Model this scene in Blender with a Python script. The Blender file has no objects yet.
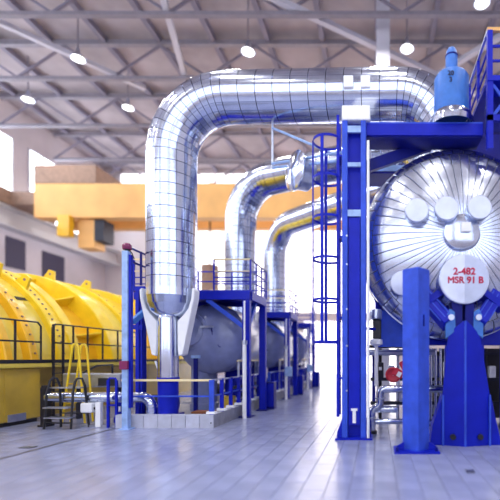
import bpy, math, random
from mathutils import Vector, Matrix
random.seed(7)
PI = math.pi
S = bpy.context.scene
C = S.collection

# ------------------------------------------------------------------ camera
HC = 2.0                                   # camera height
cd = bpy.data.cameras.new('camera'); cam = bpy.data.objects.new('camera', cd); C.objects.link(cam)
cam.location = (0, 0, HC); cam.rotation_euler = (PI/2, 0, 0)
cd.sensor_width = 36; cd.lens = 28.8; cd.shift_x = -0.254; cd.shift_y = 0.216
cd.clip_end = 300
cd.dof.use_dof = True; cd.dof.focus_distance = 11.2
cd.dof.aperture_fstop = 0.0288/0.13
S.camera = cam
# ------------------------------------------------------------------ world and exposure
W = bpy.data.worlds.new('world'); S.world = W; W.use_nodes = True
W.node_tree.nodes['Background'].inputs[0].default_value = (.75, .82, 1, 1)
W.node_tree.nodes['Background'].inputs[1].default_value = 0.6
S.view_settings.view_transform = 'Standard'; S.view_settings.look = 'None'
S.view_settings.gamma = 1; S.view_settings.use_curve_mapping = False
S.view_settings.exposure = 0.0
WIN_LEFT, WIN_FAR, FILL_REAR, LAMP = 6.0, 2.6, 1.7, 5.0   # brightness of the windows, the added rear fill panes and the lamps

# high bay lamps under the roof: a lamp light each, in a grid over the hall floor
def bay_light(x, y, z, watts):
    l = bpy.data.lights.new('high_bay_light', 'AREA'); l.shape = 'DISK'; l.size = 1.0; l.energy = watts; l.color = (1., .97, .93); l.spread = math.radians(150)
    o = bpy.data.objects.new('high_bay_light', l); C.objects.link(o); o.location = (x, y, z); return o
BAY = 340.
for bx_ in (-27, -18, -9, 0, 9):
    for by_ in (-4, 5, 14, 23, 32, 41):
        bay_light(bx_, by_, 22.0, BAY)


def at(px, py, D):                          # point of the hall seen at a pixel, D metres into the hall
    return Vector(((px-377)/400*D, D, HC+(358-py)/400*D))


# ------------------------------------------------------------------ materials
def mat(name, col, rough=.5, metal=0., noise=0., nscale=3., bump=0., bscale=20., emit=0., spec=.5, rand=0., coat=0.):
    m = bpy.data.materials.new(name); m.use_nodes = True
    nt = m.node_tree; b = nt.nodes['Principled BSDF']
    b.inputs['Base Color'].default_value = (*col, 1)
    b.inputs['Roughness'].default_value = rough; b.inputs['Metallic'].default_value = metal
    b.inputs['Specular IOR Level'].default_value = spec
    b.inputs['Coat Weight'].default_value = coat
    b.inputs['Coat Roughness'].default_value = .15
    if emit:
        b.inputs['Emission Color'].default_value = (*col, 1); b.inputs['Emission Strength'].default_value = emit
    tc = nt.nodes.new('ShaderNodeTexCoord')
    last = None
    if noise:
        n = nt.nodes.new('ShaderNodeTexNoise'); n.inputs['Scale'].default_value = nscale; n.inputs['Detail'].default_value = 6
        nt.links.new(tc.outputs['Object'], n.inputs['Vector'])
        mr = nt.nodes.new('ShaderNodeMapRange')
        mr.inputs['From Min'].default_value = .3; mr.inputs['From Max'].default_value = .7
        mr.inputs['To Min'].default_value = 1-noise; mr.inputs['To Max'].default_value = 1+noise
        nt.links.new(n.outputs['Fac'], mr.inputs['Value']); last = mr.outputs['Result']
        r2 = nt.nodes.new('ShaderNodeMapRange')
        r2.inputs['To Min'].default_value = max(.02, rough-.12*min(1, noise*3)); r2.inputs['To Max'].default_value = min(1, rough+.12*min(1, noise*3))
        nt.links.new(n.outputs['Fac'], r2.inputs['Value']); nt.links.new(r2.outputs['Result'], b.inputs['Roughness'])
    if rand:
        oi = nt.nodes.new('ShaderNodeObjectInfo'); m2 = nt.nodes.new('ShaderNodeMapRange')
        m2.inputs['To Min'].default_value = 1-rand; m2.inputs['To Max'].default_value = 1+rand
        nt.links.new(oi.outputs['Random'], m2.inputs['Value'])
        if last:
            mm = nt.nodes.new('ShaderNodeMath'); mm.operation = 'MULTIPLY'
            nt.links.new(last, mm.inputs[0]); nt.links.new(m2.outputs['Result'], mm.inputs[1]); last = mm.outputs[0]
        else:
            last = m2.outputs['Result']
    if last:
        vm = nt.nodes.new('ShaderNodeVectorMath'); vm.operation = 'SCALE'; vm.inputs[0].default_value = col
        nt.links.new(last, vm.inputs['Scale']); nt.links.new(vm.outputs[0], b.inputs['Base Color'])
    if bump:
        n2 = nt.nodes.new('ShaderNodeTexNoise'); n2.inputs['Scale'].default_value = bscale; n2.inputs['Detail'].default_value = 3
        nt.links.new(tc.outputs['Object'], n2.inputs['Vector'])
        bp = nt.nodes.new('ShaderNodeBump'); bp.inputs['Strength'].default_value = bump; bp.inputs['Distance'].default_value = .02
        nt.links.new(n2.outputs['Fac'], bp.inputs['Height']); nt.links.new(bp.outputs['Normal'], b.inputs['Normal'])
    return m


M = {
 'blue': mat('blue paint', (.005, .014, .44), .42, noise=.12, nscale=2.2, spec=.22),
 'blue_light': mat('worn light blue paint', (.035, .09, .62), .45, noise=.18, nscale=3, spec=.25),
 'blue_dark': mat('dark blue paint', (.006, .010, .20), .45, noise=.15, spec=.2),
 'sky_blue': mat('sky blue paint', (.055, .19, .60), .42, noise=.12, nscale=4, spec=.3),
 'post_blue': mat('pale blue paint', (.32, .48, .82), .4, noise=.2, nscale=5),
 'vessel': mat('grey blue vessel paint', (.21, .245, .47), .32, noise=.16, nscale=2.5, coat=.5),
 'steel': mat('bright cladding', (.60, .66, .82), .17, 1, noise=.06, nscale=3, bump=.12, bscale=5, rand=.05),
 'head_steel': mat('bright head cladding', (.60, .65, .80), .25, 1, noise=.08, nscale=2.5, bump=.2, bscale=4, rand=.10),
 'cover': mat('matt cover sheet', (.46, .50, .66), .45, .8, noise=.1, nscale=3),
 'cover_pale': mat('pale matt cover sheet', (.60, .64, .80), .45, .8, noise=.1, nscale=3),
 'steel_dull': mat('dull galvanised steel', (.55, .60, .74), .34, 1, noise=.15, nscale=4),
 'seam': mat('dark seam metal', (.20, .21, .28), .5, .6),  # dark backing metal that shows in the gaps between head panels
 'white': mat('white paint', (.93, .94, .97), .5, noise=.05),
 'label': mat('white label', (.9, .9, .93), .6),
 'yellow': mat('yellow turbine paint', (.92, .65, .02), .33, noise=.10, nscale=2.0, coat=.25),
 'yellow_deep': mat('orange yellow paint', (.88, .50, .015), .36, noise=.12, nscale=2.0, coat=.2),
 'yellow_pale': mat('pale yellow paint', (.78, .62, .10), .25, noise=.12, nscale=1.5, coat=.35),
 'ochre': mat('ochre base paint', (.58, .39, .045), .30, noise=.16, nscale=1.3, coat=.3),
 'rail_yellow': mat('rail yellow', (.90, .76, .42), .45),
 'black': mat('black paint', (.012, .012, .02), .45, noise=.1),
 'dark': mat('dark iron', (.03, .032, .05), .5, .4, noise=.2),
 'red': mat('red paint', (.62, .03, .06), .4),
 'maroon': mat('maroon lens', (.22, .02, .10), .25),
 'rust': mat('rust brown', (.22, .07, .025), .7, noise=.25),
 'orange': mat('crane orange', (.85, .47, .16), .55, noise=.12, nscale=.6),
 'brown': mat('crane trolley brown', (.30, .19, .14), .6, noise=.2),
 'tile': mat('floor tile', (.28, .31, .49), .20, noise=.10, nscale=2.0, rand=.07, bump=.02, bscale=8),
 'grout': mat('floor grout', (.15, .16, .25), .6),
 'floor_far': mat('floor slab', (.35, .37, .50), .24, noise=.08, nscale=1.0),
 'concrete': mat('curb tile', (.50, .52, .64), .5, noise=.1, nscale=5, rand=.07),
 'concrete_dark': mat('curb grey concrete', (.28, .29, .36), .6, noise=.2, nscale=3),
 'wall': mat('hall wall', (.66, .60, .62), .8, noise=.06, nscale=.3),
 'wall_grey': mat('hall side wall', (.70, .64, .67), .8, noise=.1, nscale=.3),
 'roof': mat('roof sheeting', (.40, .35, .38), .8, noise=.22, nscale=.35),
 'truss': mat('roof truss steel', (.26, .24, .29), .6, noise=.1),
 'truss_pale': mat('pale roof tie', (.62, .61, .70), .6),
 'purlin': mat('roof purlin', (.22, .20, .27), .7),
 'runway': mat('runway beam', (.60, .58, .60), .6),
 'opening': mat('dark opening', (.06, .05, .10), .6),
 'frame': mat('window frame', (.72, .72, .78), .6),
 'ink': mat('dark lettering', (.01, .015, .06), .6),
 'ink_red': mat('red lettering', (.55, .02, .08), .6),
 'win_left': mat('daylit side glazing', (.86, .92, 1.), .4, emit=WIN_LEFT),
 'win_far': mat('daylit far glazing', (1., .955, .96), .4, emit=WIN_FAR),
 'fill_rear': mat('added rear fill glazing', (.84, .91, 1.), .4, emit=FILL_REAR),
 'lamp': mat('lamp bulb', (1., .97, .90), .4, emit=LAMP),
}


def grid_steel():
    """bright cladding with the thin dark lines of the lap joints that run along the pipe"""
    m = M['steel'].copy(); m.name = 'bright cladding with lap joints'
    nt = m.node_tree; b = nt.nodes['Principled BSDF']
    uv = nt.nodes.new('ShaderNodeUVMap'); sp = nt.nodes.new('ShaderNodeSeparateXYZ')
    nt.links.new(uv.outputs[0], sp.inputs[0])
    mu = nt.nodes.new('ShaderNodeMath'); mu.operation = 'MULTIPLY'; mu.inputs[1].default_value = 20
    fr = nt.nodes.new('ShaderNodeMath'); fr.operation = 'FRACT'
    lt = nt.nodes.new('ShaderNodeMath'); lt.operation = 'LESS_THAN'; lt.inputs[1].default_value = .08
    nt.links.new(sp.outputs[0], mu.inputs[0]); nt.links.new(mu.outputs[0], fr.inputs[0]); nt.links.new(fr.outputs[0], lt.inputs[0])
    old = b.inputs['Base Color'].links[0].from_socket
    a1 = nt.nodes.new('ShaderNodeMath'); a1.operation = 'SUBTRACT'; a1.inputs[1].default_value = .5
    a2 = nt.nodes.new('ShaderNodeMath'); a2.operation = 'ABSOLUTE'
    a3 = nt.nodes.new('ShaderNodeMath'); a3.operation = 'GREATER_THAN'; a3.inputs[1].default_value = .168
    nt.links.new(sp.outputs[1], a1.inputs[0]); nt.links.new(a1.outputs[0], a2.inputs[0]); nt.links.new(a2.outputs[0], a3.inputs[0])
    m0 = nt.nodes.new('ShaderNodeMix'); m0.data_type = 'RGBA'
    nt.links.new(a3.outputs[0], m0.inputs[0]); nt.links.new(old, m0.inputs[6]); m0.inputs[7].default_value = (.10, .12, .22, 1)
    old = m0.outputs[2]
    mx = nt.nodes.new('ShaderNodeMix'); mx.data_type = 'RGBA'
    nt.links.new(lt.outputs[0], mx.inputs[0]); nt.links.new(old, mx.inputs[6]); mx.inputs[7].default_value = (.30, .34, .50, 1)
    nt.links.new(mx.outputs[2], b.inputs['Base Color'])
    return m


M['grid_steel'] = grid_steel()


# ------------------------------------------------------------------ mesh collector
class MB:
    def __init__(s): s.v = []; s.f = []; s.uv = {}

    def add(s, vs, fs):
        o = len(s.v); s.v += [tuple(v) for v in vs]; s.f += [tuple(i+o for i in f) for f in fs]; return s

    def box(s, x0, x1, y0, y1, z0, z1):
        vs = [(x, y, z) for z in (z0, z1) for y in (y0, y1) for x in (x0, x1)]
        return s.add(vs, [(0, 2, 3, 1), (4, 5, 7, 6), (0, 1, 5, 4), (2, 6, 7, 3), (0, 4, 6, 2), (1, 3, 7, 5)])

    def cbox(s, c, sx, sy, sz, rz=0, m=None):
        R = Matrix.Rotation(rz, 3, 'Z') if m is None else m
        vs = [Vector(c)+R @ Vector((x*sx/2, y*sy/2, z*sz/2)) for z in (-1, 1) for y in (-1, 1) for x in (-1, 1)]
        return s.add(vs, [(0, 2, 3, 1), (4, 5, 7, 6), (0, 1, 5, 4), (2, 6, 7, 3), (0, 4, 6, 2), (1, 3, 7, 5)])

    def beam(s, p, q, w, h, up=(0, 0, 1)):
        p, q = Vector(p), Vector(q); d = (q-p); L = d.length; d.normalize()
        u = Vector(up)
        if abs(d.dot(u)) > .98: u = Vector((0, 1, 0))
        a = d.cross(u).normalized(); b = a.cross(d).normalized()
        R = Matrix((a, d, b)).transposed()
        return s.cbox((p+q)/2, w, L, h, m=R)

    def ibeam(s, p, q, w, h, t=.03, up=(0, 0, 1)):
        p, q = Vector(p), Vector(q); d = (q-p).normalized(); u = Vector(up)
        if abs(d.dot(u)) > .98: u = Vector((0, 1, 0))
        a = d.cross(u).normalized(); b = a.cross(d).normalized()
        s.beam(p+b*(h/2-t/2), q+b*(h/2-t/2), w, t, up); s.beam(p-b*(h/2-t/2), q-b*(h/2-t/2), w, t, up)
        return s.beam(p, q, t, h-2*t, up)

    def tube(s, p, q, r, n=10, r2=None, caps=True):
        p, q = Vector(p), Vector(q); d = (q-p).normalized()
        u = Vector((0, 0, 1)) if abs(d.z) < .9 else Vector((0, 1, 0))
        a = d.cross(u).normalized(); b = a.cross(d).normalized(); r2 = r if r2 is None else r2
        vs = []
        for c, rr in ((p, r), (q, r2)):
            vs += [c+(a*math.cos(2*PI*i/n)+b*math.sin(2*PI*i/n))*rr for i in range(n)]
        fs = [(i, (i+1) % n, n+(i+1) % n, n+i) for i in range(n)]
        if caps: fs += [tuple(range(n-1, -1, -1)), tuple(range(n, 2*n))]
        return s.add(vs, fs)

    def path(s, pts, r, n=8, caps=True):
        pts = [Vector(p) for p in pts]; fr = frames(pts); vs = []; fs = []
        for (c, a, b, d) in fr:
            vs += [c+(a*math.cos(2*PI*i/n)+b*math.sin(2*PI*i/n))*r for i in range(n)]
        for k in range(len(fr)-1):
            fs += [(k*n+i, k*n+(i+1) % n, (k+1)*n+(i+1) % n, (k+1)*n+i) for i in range(n)]
        if caps: fs += [tuple(range(n-1, -1, -1)), tuple(range((len(fr)-1)*n, len(fr)*n))]
        return s.add(vs, fs)

    def lathe(s, prof, o=(0, 0, 0), axis='Z', n=32, a0=0., a1=2*PI):
        """prof: list of (r, t) along the axis; angles run from +X"""
        o = Vector(o); full = abs(a1-a0-2*PI) < 1e-6; m = n if full else n+1; vs = []; fs = []
        for r, t in prof:
            for i in range(m):
                a = a0+(a1-a0)*i/n; c, q = math.cos(a)*r, math.sin(a)*r
                vs.append(o+(Vector((c, q, t)) if axis == 'Z' else Vector((c, t, q)) if axis == 'Y' else Vector((t, c, q))))
        for k in range(len(prof)-1):
            for i in range(m if full else n):
                j = (i+1) % m; fs.append((k*m+i, k*m+j, (k+1)*m+j, (k+1)*m+i))
        return s.add(vs, fs)

    def disc(s, o, r, axis='Y', n=24, t=.02):
        p = {'X': Vector((t/2, 0, 0)), 'Y': Vector((0, t/2, 0)), 'Z': Vector((0, 0, t/2))}[axis]
        return s.tube(Vector(o)-p, Vector(o)+p, r, n)

    def prism(s, poly, ax, t0, t1):
        """poly in the two other axes, extruded along ax from t0 to t1"""
        def P(u, v, t): return {'X': (t, u, v), 'Y': (u, t, v), 'Z': (u, v, t)}[ax]
        n = len(poly); vs = [P(u, v, t0) for u, v in poly]+[P(u, v, t1) for u, v in poly]
        return s.add(vs, [tuple(range(n)), tuple(range(2*n-1, n-1, -1))]+[(i, n+i, n+(i+1) % n, (i+1) % n) for i in range(n)])

    def sphere(s, c, r, n=10, m=6, sz=1.):
        return s.lathe([(max(1e-4, r*math.sin(PI*k/m)), -r*sz*math.cos(PI*k/m)) for k in range(m+1)], c, 'Z', n)

    def build(s, name, mt, parent=None, kind=None, label=None, smooth=38, bevel=0.):
        me = bpy.data.meshes.new(name); off = WORLD.get(parent.name, Vector()) if parent else Vector()
        me.from_pydata([(v[0]-off.x, v[1]-off.y, v[2]-off.z) for v in s.v], [], s.f)
        if s.uv:
            ul = me.uv_layers.new(name='UVMap')
            for p in me.polygons:
                for li, vi in zip(p.loop_indices, p.vertices):
                    ul.data[li].uv = s.uv.get((p.index, vi), (0.5, 0.5))
        me.materials.append(M[mt] if isinstance(mt, str) else mt)
        fix_normals(me)
        if smooth:
            me.polygons.foreach_set('use_smooth', [True]*len(me.polygons)); me.set_sharp_from_angle(angle=math.radians(smooth))
        me.update()
        o = bpy.data.objects.new(name, me); C.objects.link(o)
        if parent: o.parent = parent; WORLD[o.name] = off
        if kind: o['kind'] = kind
        if label: o['label'] = label
        if bevel:
            b = o.modifiers.new('bevel', 'BEVEL'); b.width = bevel; b.segments = 1; b.limit_method = 'ANGLE'
        return o


WORLD = {}


def fix_normals(me):
    import bmesh
    bm = bmesh.new(); bm.from_mesh(me); bmesh.ops.recalc_face_normals(bm, faces=bm.faces); bm.to_mesh(me); bm.free()


def frames(pts):
    """centre, two normals and tangent at each point of a polyline, mitred and twist free"""
    out = []; a = None
    for k, p in enumerate(pts):
        d0 = (p-pts[k-1]).normalized() if k else None
        d1 = (pts[k+1]-p).normalized() if k < len(pts)-1 else None
        d = ((d0 or d1)+(d1 or d0)).normalized()
        if a is None:
            u = Vector((0, 1, 0)) if abs(d.y) < .8 else Vector((0, 0, 1))
            a = d.cross(u).normalized()
        else:
            a = (a-d*a.dot(d)).normalized()
        out.append((p, a, d.cross(a).normalized(), d))
    return out


def thing(name, label, cat, loc=(0, 0, 0), group=None):
    o = bpy.data.objects.new(name, None); C.objects.link(o); o.location = loc
    o.empty_display_size = .2
    o['label'] = label; o['category'] = cat
    if group: o['group'] = group
    WORLD[o.name] = Vector(loc)
    return o


def tag(o, label, cat, group=None):
    o['label'] = label; o['category'] = cat
    if group: o['group'] = group
    return o


def struct(mb, name, mt, parent=None, **k):
    return mb.build(name, mt, parent, kind=None if parent else 'structure', **k)


def twin(o, parent, M4):
    c = o.copy(); C.objects.link(c); c.parent = parent; c.matrix_local = M4; return c


def text_mesh(body, size, name, mt, parent, loc, rot=(PI/2, 0, 0), bold=.0):
    cu = bpy.data.curves.new('t', 'FONT'); cu.body = body; cu.size = size; cu.align_x = 'CENTER'; cu.align_y = 'CENTER'; cu.extrude = .002
    cu.bevel_depth = bold; cu.bevel_resolution = 0
    t = bpy.data.objects.new('t', cu); C.objects.link(t)
    me = bpy.data.meshes.new_from_object(t.evaluated_get(bpy.context.evaluated_depsgraph_get()))
    bpy.data.objects.remove(t); me.materials.clear(); me.materials.append(M[mt])
    o = bpy.data.objects.new(name, me); C.objects.link(o); o.parent = parent
    o.location = Vector(loc)-WORLD.get(parent.name, Vector()); o.rotation_euler = rot
    return o


# ================================================================== the hall
XL, XR, YF, YN, ZR = -34., 16., 50., -10., 25.6
fl = struct(MB().box(XL, XR, YN, YF, -.4, -.012), 'floor', 'grout')
# tiles: laid in a running bond; the nearest 300 in view one by one, the rest of the field joined
TW, TL = .366, .732
tile0 = None; far = MB(); cnt = 0
def tile_poly(x, y): return (x-TW/2+.004, x+TW/2-.004, y-TL/2+.004, y+TL/2-.004)
cells = []
j = 0; y = 4.6
while y < 30:
    c = 0
    xa = -1.10*y-1.0 if y < 9 else -1.0*y-.5; xa = max(xa, -11.2)
    xb = .36*y+1.2
    i0 = int(xa/TW)-1; i1 = int(xb/TW)+1
    for i in range(i0, i1):
        x = i*TW+.13; yy = y+(TL/2 if i % 2 else 0)
        cells.append((yy, x))
    y += TL
cells.sort(key=lambda t: t[0]+.12*abs(t[1]+.4))
vis = [c for c in cells if c[0] > 5.2 and -0.98*c[0] < c[1] < .34*c[0]+.1]
near = set(vis[:300])
for (yy, x) in cells:
    if (yy, x) in near:
        if tile0 is None:
            m = MB(); h = TW/2-.003; l = TL/2-.003
            m.add([(-h, -l, -.012), (h, -l, -.012), (h, l, -.012), (-h, l, -.012), (-h+.004, -l+.004, 0), (h-.004, -l+.004, 0), (h-.004, l-.004, 0), (-h+.004, l-.004, 0)],
                  [(4, 5, 6, 7), (0, 1, 5, 4), (1, 2, 6, 5), (2, 3, 7, 6), (3, 0, 4, 7)])
            tile0 = m.build('tile', 'tile', fl, smooth=0); t = tile0
        else:
            t = tile0.copy(); C.objects.link(t); t.parent = fl
        t.location = (x, yy, random.uniform(-.0006, .0006))
    else:
        x0, x1, y0, y1 = tile_poly(x, yy)
        far.add([(x0, y0, 0), (x1, y0, 0), (x1, y1, 0), (x0, y1, 0), (x0, y0, -.012), (x1, y0, -.012), (x1, y1, -.012), (x0, y1, -.012)],
                [(0, 1, 2, 3), (0, 4, 5, 1), (1, 5, 6, 2), (2, 6, 7, 3), (3, 7, 4, 0)])
far.build('tile_field', 'tile', fl, kind='stuff', smooth=0)
MB().box(XL, XR, 30.4, YF, -.012, 0).box(XL, -11.4, YN, 30.4, -.012, 0).box(12.5, XR, YN, 30.4, -.012, 0).box(-11.4, 12.5, YN, 4.1, -.012, 0).build('floor_slab', 'floor_far', fl, smooth=0)
MB().add([(-7.50, 5.2, .0025), (-7.42, 5.2, .0025), (-7.42, 30, .0025), (-7.50, 30, .0025)], [(0, 1, 2, 3)]).build('floor_line', 'black', fl, smooth=0, label='black painted line along the tiled floor')

struct(MB().box(XL, XR, YN, YF, ZR, ZR+.4), 'ceiling', 'roof')
wl = struct(MB().box(XL-.4, XL, YN, YF, 0, ZR), 'wall_left', 'wall_grey')
wf = struct(MB().box(XL, XR, YF, YF+.4, 0, ZR), 'wall_far', 'wall')
struct(MB().box(XR, XR+.4, YN, YF, 0, ZR), 'wall_right', 'wall_grey')
struct(MB().box(XL, XR, YN-.4, YN, 0, ZR), 'wall_rear', 'wall')
wn = 0
def window(axis, c, a0, a1, z0, z1, pane, na, nz, fr=.12, ft='frame'):
    """glazed window on a wall plane at c (the hall side), with a frame, bars and panes"""
    global wn; wn += 1
    def bx(m, u0, u1, za, zb, d0, d1):
        s = 1 if c in (XL, YN) else -1
        lo, hi = sorted((c+s*d0, c+s*d1))
        return m.box(lo, hi, u0, u1, za, zb) if axis == 'X' else m.box(u0, u1, lo, hi, za, zb)
    m = MB()
    for k in range(na+1):
        u = a0+(a1-a0)*k/na; bx(m, u-fr/2, u+fr/2, z0, z1, .0, .14)
    for k in range(nz+1):
        z = z0+(z1-z0)*k/nz; bx(m, a0-fr/2, a1+fr/2, z-fr/2, z+fr/2, .0, .12)
    w = struct(m, 'window_%d' % wn, ft, smooth=0)
    p0 = None
    for k in range(na):
        for q in range(nz):
            u0 = a0+(a1-a0)*k/na+fr/2; u1 = a0+(a1-a0)*(k+1)/na-fr/2
            za = z0+(z1-z0)*q/nz+fr/2; zb = z0+(z1-z0)*(q+1)/nz-fr/2
            if p0 is None:
                p0 = bx(MB(), u0, u1, za, zb, .02, .06).build('pane', pane, w, smooth=0); b0 = (u0, za)
            else:
                t = p0.copy(); C.objects.link(t); t.parent = w; d = (u0-b0[0], za-b0[1])
                t.location = (0, d[0], d[1]) if axis == 'X' else (d[0], 0, d[1])
    return w
for k in range(6):
    window('X', XL, -8+9.4*k, -.4+9.4*k, 14.8, 22.4, 'win_left', 5, 3)
window('Y', YF, -32, 15, 23.2, 25.0, 'win_far', 20, 1)
window('Y', YF, -23, 15, 7.6, 19.4, 'win_far', 10, 3, .1)
for a0, a1 in ((-31, -16.5), (-15, -.5), (1, 14.5)):  # unseen glowing panes behind the camera, added to light the sides facing it
    window('Y', YN, a0, a1, 5, 19, 'fill_rear', 6, 5, .16)
for (d0, d1, z0, z1) in ((36.6, 38.6, 10.4, 13.2), (40.6, 43.4, 10.2, 12.9), (44.5, 46.5, 4, 9)):
    wn += 1; struct(MB().box(XL, XL+.1, d0, d1, z0, z1), 'window_%d' % wn, 'opening')
# the glazed door at the end of the aisle
m = MB()
for k in range(7): m.box(-9.1+11.6*k/6-.06, -9.1+11.6*k/6+.06, YF-.2, YF, 0, 6.6)
for z in (2.2, 4.4, 6.6): m.box(-9.16, 2.56, YF-.18, YF, z-.06, z+.06)
dr = struct(m, 'door_1', 'frame', smooth=0)
for k in range(6):
    for q in range(3):
        MB().box(-9.04+11.6*k/6, -9.1+11.6*(k+1)/6-.06, YF-.1, YF-.05, 2.2*q+.07, 2.2*q+2.13).build('pane', 'win_far', dr, smooth=0)
# roof steel: trusses across the hall and purlins along it
def truss(D, i):
    m = MB(); m.beam((XL+.5, D, 22.6), (XR-.5, D, 22.6), .3, .22)
    o = struct(m, 'trim_%d' % (20+i), 'truss', smooth=0)
    MB().beam((XL+.5, D, 25.2), (XR-.5, D, 25.2), .35, .35).build('top_chord', 'truss', o, smooth=0)
    n = 7; w = (XR-XL-1)/n
    for k in range(n):
        x = XL+.5+w*k
        MB().beam((x, D, 22.7), (x+w/2, D, 25.0), .14, .14).build('web_member', 'purlin', o, smooth=0)
        MB().beam((x+w/2, D, 25.0), (x+w, D, 22.7), .14, .14).build('web_member', 'purlin', o, smooth=0)
for i, D in enumerate((18.5, 24, 29.5, 35.5, 41.5, 47.5)): truss(D, i)
for i, x in enumerate(range(-32, 16, 4)):
    struct(MB().beam((x, YN+.2, 25.35), (x, YF-.2, 25.35), .35, .4), 'trim_%d' % (40+i), 'purlin', smooth=0)
# pale wind braces below the roof
for i, (p, q) in enumerate((((-27, 21, 22.9), (-18, 31, 22.9)), ((-11.5, 20, 22.9), (-15.5, 34, 22.9)), ((-8, 22, 22.9), (10, 33, 22.9)), ((14, 20, 22.9), (0, 34, 22.9)))):
    struct(MB().beam(p, q, .35, .3), 'trim_%d' % (60+i), 'truss_pale', smooth=0)
struct(MB().ibeam((.38, 25.6, 0), (.38, 25.6, 25.5), .85, .8, .1), 'trim_70', 'truss_pale', smooth=0, label='pale steel hall column behind the top elbow')
struct(MB().ibeam((-32.4, YN+.3, 14.3), (-32.4, YF-.3, 14.3), 1.2, 1.8, .2), 'trim_71', 'runway', smooth=0, label='pale crane runway beam along the left wall')
struct(MB().ibeam((15.0, YN+.3, 14.3), (15.0, YF-.3, 14.3), 1.2, 1.8, .2), 'trim_72', 'runway', smooth=0)

# lamps
for (px, py, lab) in ((78, 59, 'high bay lamp at far left under the grey roof'), (128, 108, 'lowest high bay lamp, above the left end of the orange crane'),
                      (248, 52, 'high bay lamp above the middle of the big silver pipe'), (407, 49, 'high bay lamp left above the sky blue canister'),
                      (482, 3, 'high bay lamp at the top right corner by the roof'), (28, 100, 'high bay lamp in the bright left roof corner')):
    D = 400*20.2/(358-py); p = at(px, py, D)
    o = thing('high_bay_lamp', lab, 'lamp', p, 'high bay lamps under the roof')
    MB().lathe([(.10, .75), (.14, .45), (.42, .05), (.44, 0)], p, 'Z', 20).build('shade', 'steel_dull', o)
    MB().lathe([(.001, -.10), (.24, -.07), (.36, 0), (.36, .05), (.001, .06)], p, 'Z', 20).build('bulb', 'lamp', o)
    MB().tube(p+Vector((0, 0, .75)), (p.x, p.y, ZR), .05, 6).build('hanger', 'truss', o)

# overhead crane
cr = thing('overhead_crane', 'orange overhead travelling crane spanning the hall below the roof', 'crane', (-30, 35, 14))
MB().box(-29.5, 14.0, 34.4, 35.4, 14.1, 17.0).build('girder', 'orange', cr, smooth=0)
MB().box(-29.5, 14.0, 37.4, 38.2, 14.1, 17.0).build('girder', 'orange', cr, smooth=0)
for x in (-32.9, 14.4): MB().box(x, x+1.2, 33, 39.5, 15.25, 16.5).build('end_carriage', 'brown', cr, smooth=0)
for x in (-31.9, 13.5): MB().box(x, x+2.5, 34.6, 38.0, 15.3, 16.4).build("end_beam", "brown", cr, smooth=0)
MB().box(-29.5, -24.2, 34.4, 38, 17.05, 18.6).build('trolley', 'brown', cr, smooth=0)
MB().box(-27.2, -26.2, 34.0, 34.6, 12.4, 14.2).build('cab_panel', 'yellow_deep', cr, smooth=0)
MB().box(-26.0, -24.6, 34.8, 36.2, 11.6, 14.05).build('cab', 'orange', cr, smooth=0)
MB().box(-24.6, -23.8, 34.8, 36.2, 12.2, 14.05).build('cab_window', 'dark', cr, smooth=0)
MB().tube((-15.2, 36.4, 10.4), (-15.2, 36.4, 7.6), .75, 14).build('hook_block', 'brown', cr)
MB().tube((-15.2, 36.4, 10.4), (-15.2, 36.4, 17.2), .08, 6).build('hoist_rope', 'dark', cr)

# ================================================================== clad pipes
def fillet(pts, radii, seg):
    """polyline with rounded corners; returns points and, per step, whether it is in a bend"""
    pts = [Vector(p) for p in pts]; out = [pts[0]]
    for k in range(1, len(pts)-1):
        a, b, c = pts[k-1], pts[k], pts[k+1]; r = radii[k-1]; n = seg[k-1]
        d0 = (b-a).normalized(); d1 = (c-b).normalized(); th = d0.angle(d1); t = r*math.tan(th/2)
        p0 = b-d0*t; nrm = (d1-d0*d1.dot(d0)).normalized(); cen = p0+nrm*r
        for i in range(n+1):
            f = th*i/n; out.append(cen-nrm*r*math.cos(f)+d0*r*math.sin(f))
    out.append(pts[-1]); return out


def split(pts, step):
    out = [pts[0]]
    for a, b in zip(pts, pts[1:]):
        L = (b-a).length; n = max(1, round(L/step))
        out += [a.lerp(b, i/n) for i in range(1, n+1)]
    return out


def cladding(root, pts, r, lap=.010, n=36, mt='grid_steel', name='cladding_band'):
    fr = frames(pts); u0 = 0
    for k in range(len(fr)-1):
        m = MB(); rings = []
        A, B = fr[k], fr[k+1]
        g = min(.2, .009/max(.05, (B[0]-A[0]).length)); 
        for (t, rr) in ((0., r-.014), (g, r), (1-g, r+lap*.2), (1., r-.014)):
            c = A[0].lerp(B[0], t); a = A[1].lerp(B[1], t); b = A[2].lerp(B[2], t)
            # mitred joints: stretch the ring in the plane of the joint
            ring = []
            d = (B[0]-A[0]).normalized()
            for i in range(n):
                al = 2*PI*i/n; o = a*math.cos(al)+b*math.sin(al)
                q = o-d*o.dot(d); s = rr/max(.3, q.length)
                ring.append(c+o*s)
            rings.append(ring)
        vs = [v for ring in rings for v in ring]; fs = []
        for q in range(len(rings)-1):
            for i in range(n):
                fs.append((q*n+i, q*n+(i+1) % n, (q+1)*n+(i+1) % n, (q+1)*n+i))
        m.add(vs, fs)
        fi = 0
        for q in range(len(rings)-1):
            for i in range(n):
                for vi, uu, vv in ((q*n+i, i/n, q), (q*n+(i+1) % n, (i+1)/n, q), ((q+1)*n+(i+1) % n, (i+1)/n, q+1), ((q+1)*n+i, i/n, q+1)):
                    m.uv[(fi, vi)] = (uu, vv/3)
                fi += 1
        m.build(name, mt, root, smooth=32)


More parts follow.
